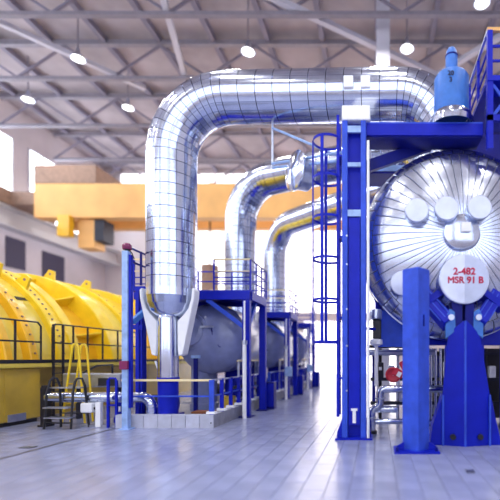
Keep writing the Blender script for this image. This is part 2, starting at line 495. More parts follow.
MX, MZ, MY, MR = 2.07, 4.97, 10.6, 2.5     # big vessel: axis, front rim, radius
NZ = ((MX, 11.6), (MX, 14.8), (MX, 17.5))
RX = -6.2
LAB = ('large silver clad steam pipe arching nearest across the picture into the big vessel',
       'second silver clad steam pipe, rising behind the nearest one',
       'third and farthest silver clad steam pipe')
for k in range(3):
    D = 12.1+6.1*k
    zt = 9.83 if k == 0 else 9.9
    nx, ny = NZ[k]; ze = 9.63 if k == 0 else 9.9
    root = thing('steam_pipe', LAB[k], 'pipe', (RX, D, 0), 'silver steam pipes')
    base = [(RX, D, 4.05), (RX, D, zt), (nx, ny, ze), (nx, ny, 7.42)]
    pts = fillet(base, (1.75, 1.5), (11, 10))
    riser = split(pts[:2], .34); rest = pts[2:13]; horiz = split([pts[12], pts[13]], .52)[1:]; tail = pts[14:]
    allp = riser[:-1]+pts[1:13]+horiz+tail[:]
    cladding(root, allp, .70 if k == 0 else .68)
    # tapered bowl at the foot, narrow leg, blue foot
    m = MB().lathe([(.70, 4.06), (.705, 3.84), (.69, 3.82), (.67, 3.62), (.655, 3.60), (.58, 3.40), (.46, 3.26), (.30, 3.18), (.001, 3.16)], (RX, D, 0), 'Z', 36)
    m.build('reducer', 'steel', root)
    MB().lathe([(.001, 3.36), (.18, 3.34), (.26, 3.26), (.285, 3.14), (.285, 1.42), (.26, 1.40)], (RX, D-.22, 0), 'Z', 24).build('drain_leg', 'steel', root)
    MB().lathe([(.001, 1.40), (.31, 1.40), (.31, 1.30), (.28, 1.28), (.28, .06), (.30, .06), (.30, .03)], (RX, D-.22, .03), 'Z', 20).build('foot', 'blue', root)
    # white brackets that grip the bowl from both sides
    for s in (-1, 1):
        o = [(.74, 4.08), (.82, 4.02), (.80, 3.75), (.62, 2.9), (.46, 2.10), (.33, 2.06), (.31, 2.3), (.30, 3.08), (.48, 3.28), (.62, 3.46), (.71, 3.75)]
        MB().prism([(RX+s*u, z) for u, z in o], 'Y', D-.30, D+.05).build('bracket', 'white', root, smooth=0, bevel=.02)
    # flange on the vessel nozzle
    MB().lathe([(.60, 7.35), (.72, 7.35), (.74, 7.42), (.72, 7.52), (.62, 7.52)], (nx, ny, 0), 'Z', 32).build('nozzle_collar', 'steel_dull', root)
    if k == 0:
        for px in (348.5, 365.5):
            x = (px-377)/400*11.1; z = 9.62
            MB().box(x-.13, x+.13, 11.0, 11.25, z-.16, z+.16).build('lug', 'white', root, smooth=0, bevel=.01)

# pipe hangers: two small dark knobs under the third pipe
# ================================================================== big vessel (moisture separator)
ms = thing('separator_vessel', 'huge horizontal silver clad vessel with round dished head at right', 'vessel', (MX, MY, MZ-MR))
HD = 1.05
def head(r): return MY-HD*math.sqrt(max(0, 1-(r/MR)**2))
prof = [(max(.001, MR*math.sin(PI/2*i/16)), MY-HD*math.cos(PI/2*i/16)+.03) for i in range(17)]
MB().lathe([(r*.995, t) for r, t in prof], (MX, 0, MZ), 'Y', 64).build('head_backing', 'seam', ms)
def gore(r0, r1, n, da, nr):
    m = MB(); vs = []; fs = []
    ang = [-.5*da*.95, -.43*da, 0, .43*da, .5*da*.95]; lift = [-.012, .0, .0015, .0, -.012]
    for k in range(nr+1):
        r = r0+(r1-r0)*k/nr; y = head(r)
        nr_ = Vector((r/MR**2, 0, 0)); ny_ = (y-MY)/HD**2; L = math.hypot(r/MR**2, ny_)
        e = -.008 if k in (0, nr) else 0
        for a, l in zip(ang, lift):
            q = l+e; rr = r+q*(r/MR**2)/L; yy = y+q*ny_/L
            vs.append((rr*math.cos(a), yy-MY, rr*math.sin(a)))
    w = len(ang)
    for k in range(nr):
        for i in range(w-1):
            fs.append((k*w+i, k*w+i+1, (k+1)*w+i+1, (k+1)*w+i))
    m.add(vs, fs); return m
NG = 54
for nm, r0, r1, nr, ph in (('head_panel', .40, MR*.875, 7, 0.), ('rim_panel', MR*.88, MR*.998, 4, .5)):
    o0 = None
    for i in range(NG):
        a = 2*PI*(i+ph)/NG
        M4 = Matrix.Translation((0, 0, MR)) @ Matrix.Rotation(-a, 4, 'Y')
        if o0 is None:
            WORLD_save = WORLD[ms.name]; WORLD[ms.name] = Vector()
            o0 = gore(r0, r1, NG, 2*PI/NG, nr).build(nm, 'head_steel', ms, smooth=30)
            WORLD[ms.name] = WORLD_save; o0.matrix_local = M4
        else:
            twin(o0, ms, M4)
MB().lathe([(MR*.985, MY-.02), (MR+.02, MY), (MR+.03, MY+.10), (MR+.01, MY+.14), (MR-.1, MY+.16)], (MX, 0, MZ), 'Y', 72).build('rim_band', 'steel', ms)
for i in range(15):
    y0 = MY+.14+.86*i
    MB().lathe([(MR-.05, y0), (MR, y0+.01), (MR+.012, y0+.45), (MR+.012, y0+.84), (MR-.04, y0+.87)], (MX, 0, MZ), 'Y', 64).build('shell_band', 'white' if i == 0 else 'steel', ms)
y0 = MY+.14+.86*15
MB().lathe([(MR, y0), (MR*.8, y0+.6), (MR*.4, y0+.95), (.001, y0+1.05)], (MX, 0, MZ), 'Y', 48).build('rear_head', 'steel', ms)
def nozzle(px, py, D, r, name, back, t=.03, mt='steel'):
    p = at(px, py, D)
    o = MB().lathe([(r*.96, D+.02), (r, D+.05), (r, D+.09), (r*.95, D+.10), (r*.95, back)], (p.x, 0, p.z), 'Y', 32).build(name, mt, ms)
    MB().lathe([(.001, D), (r*.93, D), (r*.98, D+.012), (r*.98, D+.05)], (p.x, 0, p.z), 'Y', 32).build('cover', 'cover_pale' if name != 'hub_cap' else mt, o)
    return p, o
nozzle(417, 210, 9.42, .285, 'nozzle', 9.85)
nozzle(447, 208, 9.30, .285, 'nozzle', 9.75)
nozzle(480, 207, 9.30, .285, 'nozzle', 9.75)
nozzle(403, 283, 9.50, .30, 'nozzle', 10.1)
p = at(403, 283, 9.5); q = Vector((2*MX-p.x, 0, 0)); nozzle(377+q.x/9.5*400, 283, 9.5, .30, 'nozzle', 10.1)
hp, ho = nozzle(462, 231.5, 9.44, .43, 'hub_cap', 9.75)
MB().box(hp.x-.03, hp.x+.20, 9.36, 9.45, hp.z-.02, hp.z+.20).build('hub_plate', 'white', ho, smooth=0, bevel=.01)
# manway with the painted number
mp, mo = nozzle(464.5, 279, 9.02, .575, 'manway', 9.98)
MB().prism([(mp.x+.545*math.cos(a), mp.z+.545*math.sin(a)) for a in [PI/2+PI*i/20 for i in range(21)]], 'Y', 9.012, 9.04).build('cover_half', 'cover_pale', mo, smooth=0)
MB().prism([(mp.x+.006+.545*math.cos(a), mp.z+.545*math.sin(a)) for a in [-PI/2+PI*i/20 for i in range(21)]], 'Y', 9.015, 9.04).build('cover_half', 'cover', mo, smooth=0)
text_mesh('2-482', .215, 'painted_number', 'ink_red', mo, (mp.x-.005, 9.004, mp.z+.165), bold=.007)
text_mesh('MSR 91 B', .205, 'painted_number', 'ink_red', mo, (mp.x+.02, 9.004, mp.z-.03), bold=.007)

# blue saddle below the shell and its legs
sd = thing('vessel_saddle', 'blue steel saddle carrying the big silver vessel behind the square post', 'support', (MX, 11.2, 0))
poly = [(MX-2.12, 2.36), (MX-2.12, 3.62)]
a0 = math.atan2(3.62-MZ, -2.12)
for i in range(0, 21):
    a = math.radians(212)+math.radians(116)*i/20; poly.append((MX+2.53*math.cos(a), MZ+2.53*math.sin(a)))
poly += [(MX+2.12, 3.62), (MX+2.12, 2.36)]
MB().prism(poly, 'Y', 11.0, 11.5).build('saddle_plate', 'blue', sd, smooth=0)
MB().box(MX-2.16, MX-.9, 10.93, 11.0, 2.3, 3.3).build('wear_plate', 'blue_light', sd, smooth=0, bevel=.01)
for x in (.98, 3.52): MB().box(x, x+.42, 11.0, 11.5, 0, 2.36).build('leg', 'blue', sd, smooth=0, bevel=.015)

# A frame under the head
af = thing('trestle', 'broad blue tapering steel trestle under the round vessel head', 'support', (2.0, 9.15, 0))
def XZ(px, py, D=9.0): v = at(px, py, D); return (v.x, v.z)
main = [(444, 447), (444, 394), (449, 335), (456, 327), (465, 320), (474, 327), (481, 335), (491.5, 394), (491.5, 447)]
cx = XZ(465.3, 0)[0]
L_ = [XZ(*q) for q in main[:5]]; R_ = [XZ(*q) for q in main[4:]]
zb = .0
def plate(poly, ridge, y0, y1, t=.04):
    """a plate folded back from the ridge: y runs from y0 at the ridge to y1 at the outer edge"""
    m = MB(); n = len(poly); w = max(abs(x-ridge) for x, z in poly)
    fr = [(x, y0+(y1-y0)*abs(x-ridge)/w, max(0., z)) for x, z in poly]; bk = [(x, y+t, z) for x, y, z in fr]
    m.add(fr+bk, [tuple(range(n)), tuple(range(2*n-1, n-1, -1))]+[(i, n+i, n+(i+1) % n, (i+1) % n) for i in range(n)])
    return m
bl = (cx-.02, 0.0); br = (cx+.02, 0.0)
Lp = [bl, (L_[0][0], 0)]+L_[1:4]+[(cx-.02, L_[4][1])]; Rp = [(cx+.02, R_[0][1])]+R_[1:-1]+[(R_[-1][0], 0), br]
plate(Lp, cx, 9.0, 9.16).build('face_plate', 'blue', af, smooth=0)
plate(Rp, cx, 9.0, 9.16).build('face_plate', 'blue', af, smooth=0)
MB().box(cx-.022, cx+.022, 8.985, 9.10, 0, L_[4][1]-.02).build('ridge_weld', 'blue_light', af, smooth=0)
for (a, b, c, d) in (((444, 394), (433, 426), (430.5, 447), (444, 447)), ((491.5, 394), (497, 420), (503, 447), (491.5, 447))):
    pl = [XZ(*a, 9.1), XZ(*b, 9.1), (XZ(*c, 9.1)[0], 0), (XZ(*d, 9.1)[0], 0)]
    MB().prism(pl, 'Y', 9.17, 9.5).build('wing_plate', 'blue', af, smooth=0, bevel=.01)
for px in (444, 491.5):
    x = XZ(px, 0)[0]; MB().box(x-.02, x+.02, 9.10, 9.24, 0, 1.15).build('edge_bar', 'blue_light', af, smooth=0)
MB().box(L_[0][0]+.1, R_[-1][0]-.1, 9.24, 9.5, 0, 2.3).build('core', 'blue', af, smooth=0)
for px in (453, 480.5):
    p = at(px, 437, 9.06); MB().disc((p.x, 9.09, p.z), .065, 'Y', 16, .12).build('drain_hole', 'black', af)
for (x0, x1) in ((XZ(453, 0)[0], XZ(463.5, 0)[0]), (XZ(466.5, 0)[0], XZ(475.5, 0)[0])):
    MB().box(x0, x1, 9.12, 9.5, 2.5, 3.3).build('strut', 'blue_dark', af, smooth=0)
for s in (-1, 1):
    c = Vector((cx+s*.33, 9.2, 2.78)); e = Vector((cx+s*.87, 9.62, 3.5))
    o = MB().beam(c, e, .30, .40, up=(0, -1, .3)).build('brace_arm', 'blue', af, smooth=0, bevel=.015)
    dv = (e-c).normalized(); n = Vector((-dv.z*s, 0, dv.x*s)).normalized()
    for t in (-.13, .0, .13):
        MB().beam(c+n*t+dv*.2+Vector((0, -.20, 0)), e+n*t+Vector((0, -.20, 0)), .025, .05, up=(0, -1, .3)).build('rib', 'blue_light', o, smooth=0)
    MB().beam(c+dv*.75-n*.30+Vector((0, -.1, 0)), c+dv*.75+n*.30+Vector((0, -.1, 0)), .16, .3, up=(0, -1, .3)).build('clamp', 'blue', o, smooth=0)
    MB().prism([(cx+s*.20, 2.62), (cx+s*.42, 2.45), (cx+s*.43, 2.92), (cx+s*.33, 3.12), (cx+s*.22, 3.05)], 'Y', 9.08, 9.2).build('cheek_plate', 'sky_blue', af, smooth=0)
    MB().disc((cx+s*.31, 9.05, 2.92), .07, 'Y', 14, .08).build('bolt', 'steel_dull', af)

# square post in front of the head
sp = thing('square_post', 'worn light blue square post with bolted foot in front of the vessel', 'post', (.84, 8.6, 0))
MB().cbox((.845, 8.68, 1.97), .43, .43, 3.90, math.radians(-42)).build('shaft', 'blue_light', sp, smooth=0, bevel=.02)
MB().cbox((.84, 8.62, .02), .95, .62, .04).build('base_plate', 'blue', sp, smooth=0)
for s in (-1, 1):
    MB().prism([(.84+s*.26, .04), (.84+s*.46, .04), (.84+s*.42, .12), (.84+s*.26, .22)], 'Y', 8.52, 8.56).build('gusset', 'blue', sp, smooth=0)
    MB().tube((.84+s*.41, 8.42, .0), (.84+s*.41, 8.42, .12), .03, 8).build('anchor_bolt', 'blue_dark', sp)
MB().cbox((.845+.149, 8.68-.165, 2.80), .03, .03, .24, math.radians(-42)).build('notch', 'blue_dark', sp, smooth=0)

# ================================================================== tall column, its beam and what it carries
tc = thing('support_column', 'tall blue built-up steel column under the big silver pipe', 'column', (-.56, 10, 0))
MB().box(-.86, -.72, 9.8, 10.2, .04, 7.83).build('flange', 'blue_light', tc, smooth=0, bevel=.012)
MB().box(-.40, -.27, 9.8, 10.2, .04, 7.83).build('flange', 'blue_light', tc, smooth=0, bevel=.012)
MB().box(-.72, -.40, 9.98, 10.03, .04, 7.83).build('web', 'blue', tc, smooth=0)
MB().box(-.70, -.42, 9.84, 9.88, .35, 5.45).build('cover_plate', 'blue', tc, smooth=0)
for z, h in ((7.62, .16), (5.56, .16), (6.75, .1)): MB().box(-.73, -.39, 9.81, 9.86, z-h/2, z+h/2).build('batten', 'post_blue', tc, smooth=0)
for s, x in ((-1, -.86), (1, -.27)):
    MB().prism([(x, .04), (x+s*.12, .04), (x+s*.12, .18), (x, .5)], 'Y', 9.83, 10.15).build('gusset', 'blue', tc, smooth=0)
MB().box(-1.02, -.11, 9.72, 10.3, 0, .04).build('base_plate', 'blue', tc, smooth=0)
MB().box(-.60, -.52, 9.825, 9.842, .40, .72).build('tag', 'label', tc, smooth=0, label='white tag at the foot of the column')
MB().box(-.64, -.48, 9.822, 9.84, .70, .76).build('tag', 'label', tc, smooth=0, label='white cross bar of the tag')
for z in (1.2, 2.3, 3.2, 4.3, 5.0): MB().tube((-.74, 9.79, z), (-.74, 9.83, z), .025, 8).build('bolt', 'steel_dull', tc)
o = tag(MB().path([(-.215, 9.76, .05), (-.215, 9.76, 7.3)], .033, 8).build('conduit', 'white'), 'thin white conduit running up the right edge of the tall column', 'pipe')

sb = thing('pipe_support', 'white box bracket on the tall column under the big silver pipe', 'bracket', (-.52, 10.8, 7.93))
MB().box(-.86, -.17, 9.78, 12.0, 7.83, 8.19).build('bracket_box', 'white', sb, smooth=0, bevel=.02)
MB().box(-.78, -.26, 11.4, 12.0, 8.19, 9.04).build('saddle_block', 'steel_dull', sb, smooth=0)

bm_ = thing('cross_beam', 'blue cross beam from tall column to platform under the sky blue canister', 'beam', (1.2, 10.2, 7.7))
MB().box(-.265, 2.62, 9.9, 10.6, 7.805, 7.84).build('top_flange', 'blue_light', bm_, smooth=0)
MB().box(-.265, 2.62, 9.9, 9.95, 7.52, 7.805).build('side_plate', 'blue', bm_, smooth=0)
MB().box(-.265, 2.62, 10.55, 10.6, 7.52, 7.805).build('side_plate', 'blue', bm_, smooth=0)
MB().box(-.265, 2.62, 9.95, 10.55, 7.49, 7.52).build('bottom_plate', 'blue_dark', bm_, smooth=0)
o = tag(MB().beam((-.28, 10.32, 6.92), (1.42, 10.75, 7.72), .18, .28).build('knee_brace', 'blue_dark', smooth=0, bevel=.01), 'dark blue sloping brace under the cross beam by the column', 'brace')

cn = thing('canister', 'sky blue cylindrical canister numbered 20 3 on a silver collar', 'canister', (1.9, 10.2, 8.02))
MB().lathe([(.001, 8.13), (.43, 8.13), (.44, 8.16), (.44, 9.08), (.40, 9.15), (.20, 9.18), (.001, 9.18)], (1.9, 10.2, 0), 'Z', 36).build('body', 'sky_blue', cn)
MB().lathe([(.57, 7.845), (.57, 7.98), (.55, 7.99)], (1.9, 10.2, 0), 'Z', 36).build('collar_ring', 'steel', cn)
MB().lathe([(.53, 7.98), (.53, 8.00), (.50, 8.14), (.47, 8.17), (.3, 8.17)], (1.9, 10.2, 0), 'Z', 36).build('collar', 'steel', cn)
MB().lathe([(.155, 9.17), (.155, 9.68), (.135, 9.80), (.09, 9.88), (.001, 9.90)], (1.9, 10.2, 0), 'Z', 20).build('cap', 'sky_blue', cn)
MB().lathe([(.158, 9.66), (.165, 9.665), (.165, 9.695), (.158, 9.70)], (1.9, 10.2, 0), 'Z', 20).build('cap_ring', 'blue_dark', cn)
text_mesh('20', .155, 'painted_number', 'ink', cn, (1.80, 9.752, 8.95), bold=.004)
text_mesh('3', .155, 'painted_number', 'ink', cn, (1.80, 9.752, 8.79), bold=.004)

# access platform at the top right
ap = thing('access_platform', 'blue railed access platform at top right beside the canister', 'platform', (2.6, 9.5, 7.7))
MB().box(2.63, 5.4, 9.5, 13.5, 8.60, 8.72).build('deck', 'blue', ap, smooth=0)
for x in (2.63, 3.6, 4.6): MB().box(x, x+.12, 9.5, 9.62, 8.72, 9.80).build('post', 'blue', ap, smooth=0)
MB().beam((2.63, 9.56, 9.84), (5.4, 9.56, 9.84), .08, .08).build('top_rail', 'orange', ap, smooth=0)
MB().beam((2.66, 9.56, 9.84), (2.66, 13.4, 9.84), .06, .06).build('top_rail', 'steel_dull', ap, smooth=0)
for z in (9.1, 9.45):
    MB().beam((2.7, 9.56, z), (5.4, 9.56, z), .04, .05).build('mid_rail', 'blue', ap, smooth=0)
    MB().beam((2.69, 9.56, z), (2.69, 13.4, z), .04, .05).build('mid_rail', 'blue', ap, smooth=0)
for y in (10.5, 11.5, 12.5, 13.35): MB().box(2.63, 2.70, y, y+.07, 8.72, 9.82).build('post', 'blue', ap, smooth=0)
for x in (2.63, 4.0, 5.2): MB().box(x, x+.14, 9.52, 9.66, 7.0, 8.6).build('hanger_post', 'blue', ap, smooth=0)
MB().box(2.63, 5.4, 9.52, 9.60, 7.66, 7.80).build('lower_chord', 'blue', ap, smooth=0)
for (xa, xb) in ((2.78, 3.35), (3.35, 4.0), (4.1, 5.2)):
    MB().beam((xa, 9.58, 7.8), (xb, 9.58, 8.55), .04, .07).build('lattice_bar', 'blue_light', ap, smooth=0)
    MB().beam((xa, 9.60, 8.55), (xb, 9.60, 7.8), .04, .07).build('lattice_bar', 'blue_light', ap, smooth=0)
MB().box(2.75, 5.4, 10.1, 10.2, 7.7, 8.6).build('back_panel', 'blue_dark', ap, smooth=0)
MB().box(5.2, 5.4, 9.6, 9.8, 0, 8.6).build('leg', 'blue', ap, smooth=0)
MB().box(5.2, 5.4, 13.2, 13.4, 0, 8.6).build('leg', 'blue', ap, smooth=0)

# walkway behind, across the top of the vessel
wk = thing('vessel_walkway', 'dark blue railed walkway behind the column over the vessel', 'walkway', (1., 13.2, 7.6))
MB().box(-.9, 1.25, 12.9, 13.9, 7.95, 8.15).build('deck', 'blue_dark', wk, smooth=0)
MB().box(-.9, 1.25, 12.86, 12.9, 8.02, 8.2).build('toe_board', 'post_blue', wk, smooth=0)
MB().box(-.9, -.7, 13.2, 13.4, 0, 7.95).build('leg', 'blue', wk, smooth=0)
MB().box(1.0, 1.15, 13.2, 13.4, 7.2, 7.95).build('leg', 'blue', wk, smooth=0)
for x in (-.85, .1, .62, 1.15): MB().box(x, x+.05, 12.9, 12.95, 8.15, 9.1).build('post', 'steel_dull', wk, smooth=0)
for z in (8.6, 9.1): MB().beam((-.9, 12.93, z), (1.22, 12.93, z), .04, .05).build('rail', 'steel_dull', wk, smooth=0)
for xa, xb in ((.62, 1.15),):
    MB().beam((xa, 12.96, 8.2), (xb, 12.96, 9.05), .03, .03).build('lattice_bar', 'steel_dull', wk, smooth=0)
    MB().beam((xa, 12.98, 9.05), (xb, 12.98, 8.2), .03, .03).build('lattice_bar', 'steel_dull', wk, smooth=0)

# caged ladder on the left of the column
cl = thing('caged_ladder', 'dark blue ladder with round safety cage left of the tall column', 'ladder', (-1.2, 10.1, 0))
for y in (9.9, 10.3): MB().box(-1.0, -.93, y-.03, y+.03, .55, 8.0).build('ladder_stile', 'blue', cl, smooth=0)
for i in range(24): MB().tube((-.965, 9.9, .65+.3*i), (-.965, 10.3, .65+.3*i), .016, 6).build('rung', 'blue', cl)
hc = Vector((-1.24, 10.1))
for z in (7.45, 6.5, 5.5, 4.48, 3.45, 2.4):
    m = MB(); R_o = .36
    n = 28; vs = []; fs = []
    for i in range(n+1):
        a = math.radians(35)+math.radians(290)*i/n
        for rr, dz in ((R_o, -.03), (R_o+.015, -.03), (R_o+.015, .03), (R_o, .03)):
            vs.append((hc.x+rr*math.cos(a), hc.y+rr*math.sin(a), z+dz))
    for i in range(n):
        for q in range(4): fs.append((i*4+q, i*4+(q+1) % 4, i*4+4+(q+1) % 4, i*4+4+q))
    m.add(vs, fs); m.build('hoop', 'blue', cl)
    for y in (9.87, 10.33): MB().beam((hc.x+.295, y, z), (-.965, y, z), .03, .05).build('hoop_tie', 'blue', cl, smooth=0)
for a in (105, 180, 255):
    a = math.radians(a); p = (hc.x+.375*math.cos(a), hc.y+.375*math.sin(a))
    MB().cbox((p[0], p[1], 4.92), .03, .075, 5.1, a).build('cage_bar', 'blue', cl, smooth=0)
for z in (1.5, 3, 5, 7): MB().beam((-.965, 10.1, z), (-.86, 10.1, z), .44, .05).build('stand_off', 'blue', cl, smooth=0)

# bracket arm with the drum
ba = thing('pipe_bracket', 'pale thin bracket arm from the tall column to the big silver pipe', 'bracket', (-3.1, 11.9, 7.7))
MB().tube((-3.12, 11.95, 9.10), (-3.12, 11.95, 7.66), .035, 8).build('hanger', 'steel_dull', ba)
MB().tube((-3.12, 11.93, 8.86), (-.88, 10.18, 7.10), .035, 8).build('diagonal', 'post_blue', ba)
MB().tube((-3.12, 11.90, 7.78), (-.88, 10.12, 7.20), .035, 8).build('arm', 'post_blue', ba)
MB().tube((-3.12, 11.98, 7.70), (-.88, 10.18, 7.02), .035, 8).build('arm', 'post_blue', ba)
dm = thing('silver_drum', 'silver drum with dished face beside the top of the ladder cage', 'drum', (-2.3, 11.15, 6.7))
ax = Vector((-.78, -.62, .03)).normalized(); dc = at(294, 170.5, 11.15)
def axial(prof, o, ax, n=32):
    u = ax.cross(Vector((0, 0, 1))).normalized(); v = u.cross(ax); m = MB(); vs = []; fs = []
    for r, t in prof:
        vs += [o+ax*t+(u*math.cos(2*PI*i/n)+v*math.sin(2*PI*i/n))*r for i in range(n)]
    for k in range(len(prof)-1):
        for i in range(n): fs.append((k*n+i, k*n+(i+1) % n, (k+1)*n+(i+1) % n, (k+1)*n+i))
    return m.add(vs, fs)
axial([(.001, .10), (.3, .06), (.54, 0), (.56, -.02), (.55, -.06)], dc, ax).build('face', 'steel', dm)
axial([(.55, -.06), (.47, -.09), (.44, -.46), (.40, -.50), (.001, -.5)], dc, ax).build('body', 'steel_dull', dm)
MB().tube(dc+Vector((.05, .1, .3)), dc+Vector((.05, .34, .36)), .05, 8).build('bracket', 'steel_dull', dm)

# ================================================================== the three units under the risers
NTH = ('nearest', 'second', 'farthest')
for k in range(3):
    O = 6.1*k; Yf = 13.5+O; Yb = 15.45+O
    # --- platform
    pf = thing('railed_platform', NTH[k]+' blue railed platform round the silver risers', 'platform', (-6.3, Yf, 0), 'blue railed platforms in a row')
    MB().box(-8.2, -4.28, Yf, Yb, 4.14, 4.24).build('deck', 'blue', pf, smooth=0)
    for (x0, x1, y0, y1) in ((-8.2, -4.28, Yf-.04, Yf+.1), (-8.2, -4.28, Yb-.1, Yb+.04), (-4.42, -4.24, Yf+.1, Yb-.1), (-8.24, -8.06, Yf+.1, Yb-.1)):
        MB().box(x0, x1, y0, y1, 3.97, 4.27).build('edge_beam', 'blue', pf, smooth=0, bevel=.01)
    for (x, y) in ((-4.42, Yf+.08), (-4.37, Yb-.13), (-8.0, Yf+.08), (-8.0, Yb-.13)):
        MB().cbox((x, y, 2.0), .24, .22, 3.94).build('column', 'blue', pf, smooth=0, bevel=.012)
        MB().cbox((x, y, .02), .42, .42, .04).build('base_plate', 'blue_dark', pf, smooth=0)
    for (p, q) in (((-5.75, Yf+.05, 3.98), (-4.5, Yf+.05, 3.05)), ((-4.4, Yf+1.0, 3.98), (-4.4, Yf+.2, 3.1)), ((-7.2, Yf+.05, 3.98), (-7.95, Yf+.05, 3.2))):
        MB().beam(p, q, .1, .14).build('brace', 'blue_light', pf, smooth=0)
    zt = 5.33
    for (p, q) in (((-5.5, Yf, zt), (-4.27, Yf, zt)), ((-8.2, Yf, zt), (-6.9, Yf, zt))):
        MB().beam(p, q, .05, .05).build('top_rail', 'rail_yellow', pf, smooth=0)
        for z, mt in ((4.93, 'rail_yellow'), (4.72, 'blue'), (4.5, 'blue')):
            MB().beam((p[0], Yf, z), (q[0], Yf, z), .035, .035).build('mid_rail', mt, pf, smooth=0)
    for z in (zt, 4.95, 4.6):
        MB().beam((-4.27, Yf, z), (-4.27, Yb, z), .045, .045).build('side_rail', 'blue' if z < zt else 'blue_dark', pf, smooth=0)
        MB().beam((-8.2, Yb, z), (-4.27, Yb, z), .045, .045).build('back_rail', 'blue', pf, smooth=0)
    for (x, y) in ((-5.5, Yf), (-4.27, Yf), (-4.27, Yf+.65), (-4.27, Yf+1.3), (-4.27, Yb), (-5.6, Yb), (-6.9, Yb), (-8.2, Yb), (-8.2, Yf), (-6.9, Yf)):
        MB().cbox((x, y, 4.79), .05, .05, 1.06).build('post', 'blue', pf, smooth=0)
    if k == 0:
        MB().box(-7.6, -6.98, 12.25, 13.46, 4.06, 4.2).build('wing_deck', 'blue', pf, smooth=0)
        for z in (zt-.2, 4.75): MB().beam((-7.02, 11.45, z), (-7.02, 13.45, z), .045, .045).build('wing_rail', 'blue_dark', pf, smooth=0)
        for y in (11.9, 12.7): MB().cbox((-7.02, y, 4.66), .05, .05, 1.0).build('post', 'blue_dark', pf, smooth=0)
        MB().cbox((-7.55, 12.8, 2.05), .16, .16, 4.02).build('column', 'blue', pf, smooth=0)
        MB().cbox((-7.35, 12.3, 2.05), .10, .10, 4.02).build('column', 'blue', pf, smooth=0)
        MB().beam((-7.1, 11.62, 3.05), (-6.98, 12.6, 3.75), .10, .16).build('brace', 'sky_blue', pf, smooth=0)
        MB().beam((-7.7, 12.3, 2.95), (-7.2, 12.3, 2.95), .08, .14).build('cross_bar', 'blue', pf, smooth=0)
        MB().path([(-6.95, 12.55, 1.9), (-6.75, 12.45, 1.5), (-6.5, 12.35, 1.1)], .035, 6).build('stair_rail', 'white', pf)
    # --- horizontal vessel with a dished head
    vs = thing('drain_tank', NTH[k]+' grey blue horizontal tank under a railed platform', 'tank', (-5.95, 15.4+O, 0), 'grey blue tanks')
    yc = 14.5+O; R = 1.25; zc = 2.70
    MB().lathe([(max(.001, R*math.sin(PI/2*i/10)), yc-.62*math.cos(PI/2*i/10)) for i in range(11)]+[(R, yc+2.2)]+[(max(.001, R*math.cos(PI/2*i/6)), yc+2.2+.5*math.sin(PI/2*i/6)) for i in range(1, 7)], (-5.95, 0, zc), 'Y', 48).build('shell', 'vessel', vs)
    MB().lathe([(R, yc-.04), (R+.018, yc-.03), (R+.018, yc+.03), (R, yc+.04)], (-5.95, 0, zc), 'Y', 48).build('weld_ring', 'vessel', vs)
    hx, hz = -6.55, 2.95
    rr = math.hypot(hx+5.95, hz-zc); hy = yc-.62*math.sqrt(1-(rr/R)**2)
    for (ra, rb, yo) in ((.66, .62, .04), (.52, .47, -.02)):
        MB().lathe([(ra, hy+.25), (ra, hy-.06+yo), (ra-.02, hy-.08+yo), (rb, hy-.08+yo), (rb, hy+.25)], (hx, 0, hz), 'Y', 36).build('manway_ring', 'vessel', vs)
    MB().lathe([(.001, hy-.08), (.3, hy-.07), (.47, hy-.02), (.47, hy+.2)], (hx, 0, hz), 'Y', 36).build('manway_cover', 'vessel', vs)
    MB().box(hx+.42, hx+.86, hy-.12, hy-.02, hz+.10, hz+.17).build('hinge', 'steel_dull', vs, smooth=0)
    MB().path([(hx+.80, hy-.08, hz+.1), (hx+.84, hy-.05, hz-.25), (hx+1.05, hy-.02, hz-.55), (hx+1.4, hy+.15, hz-.70)], .02, 6).build('cable', 'blue_dark', vs)
    MB().lathe([(.46, 1.75), (.45, 1.70), (.45, .35), (.50, .33), (.50, .06)], (-6.45, yc+.45, 0), 'Z', 28).build('leg', 'vessel', vs)
    MB().cbox((-5.5, yc+1.3, .80), .9, .3, 1.48).build('leg', 'blue', vs, smooth=0)
    # --- blue prop below the tank head
    pr = thing('tank_prop', 'thin blue prop with pale head under the '+NTH[k]+' grey blue tank', 'post', (-6.0, 13.35+O, 0), 'tank props')
    MB().cbox((-6.08, 13.42+O, 1.03), .11, .11, 1.94).build('shaft', 'blue_dark', pr, smooth=0)
    MB().cbox((-6.08, 13.42+O, 2.04), .26, .14, .10).build('head', 'post_blue', pr, smooth=0)
    # --- curb
    cb = thing('curb', NTH[k]+' low tiled curb round the foot of a silver riser', 'curb', (-6, 11.4+O, 0), 'low curbs along the aisle')
    y0, y1 = 11.4+O, 16.9+O
    MB().box(-7.42, -4.70, y0+.04, y0+.2, 0, .36).box(-4.85, -4.70, y0+.2, y1, 0, .36).build('core', 'concrete_dark', cb, smooth=0)
    MB().box(-8.6, -4.85, y0+.2, y1, 0, .06).build('slab', 'concrete_dark', cb, smooth=0)
    if k == 0:
        n = 7
        for i in range(n):
            x0 = -7.46+2.80*i/n; MB().box(x0+.006, x0+2.80/n-.006, y0, y0+.05, .0, .37).build('tile', 'concrete', cb, smooth=0)
            MB().box(x0+.006, x0+2.80/n-.006, y0+.05, y0+.22, .35, .375).build('tile', 'concrete', cb, smooth=0)
        n = 13
        for i in range(n):
            q0 = y0+.05+5.4*i/n; MB().box(-4.71, -4.66, q0+.005, q0+5.4/n-.005, .0, .37).build('tile', 'concrete_dark', cb, smooth=0)
            MB().box(-4.86, -4.71, q0+.005, q0+5.4/n-.005, .35, .375).build('tile', 'concrete', cb, smooth=0)
        p = at(211, 426.5, 11.4); MB().disc((p.x, 11.395, p.z+.1), .02, 'Y', 8, .02).build('plug', 'dark', cb)
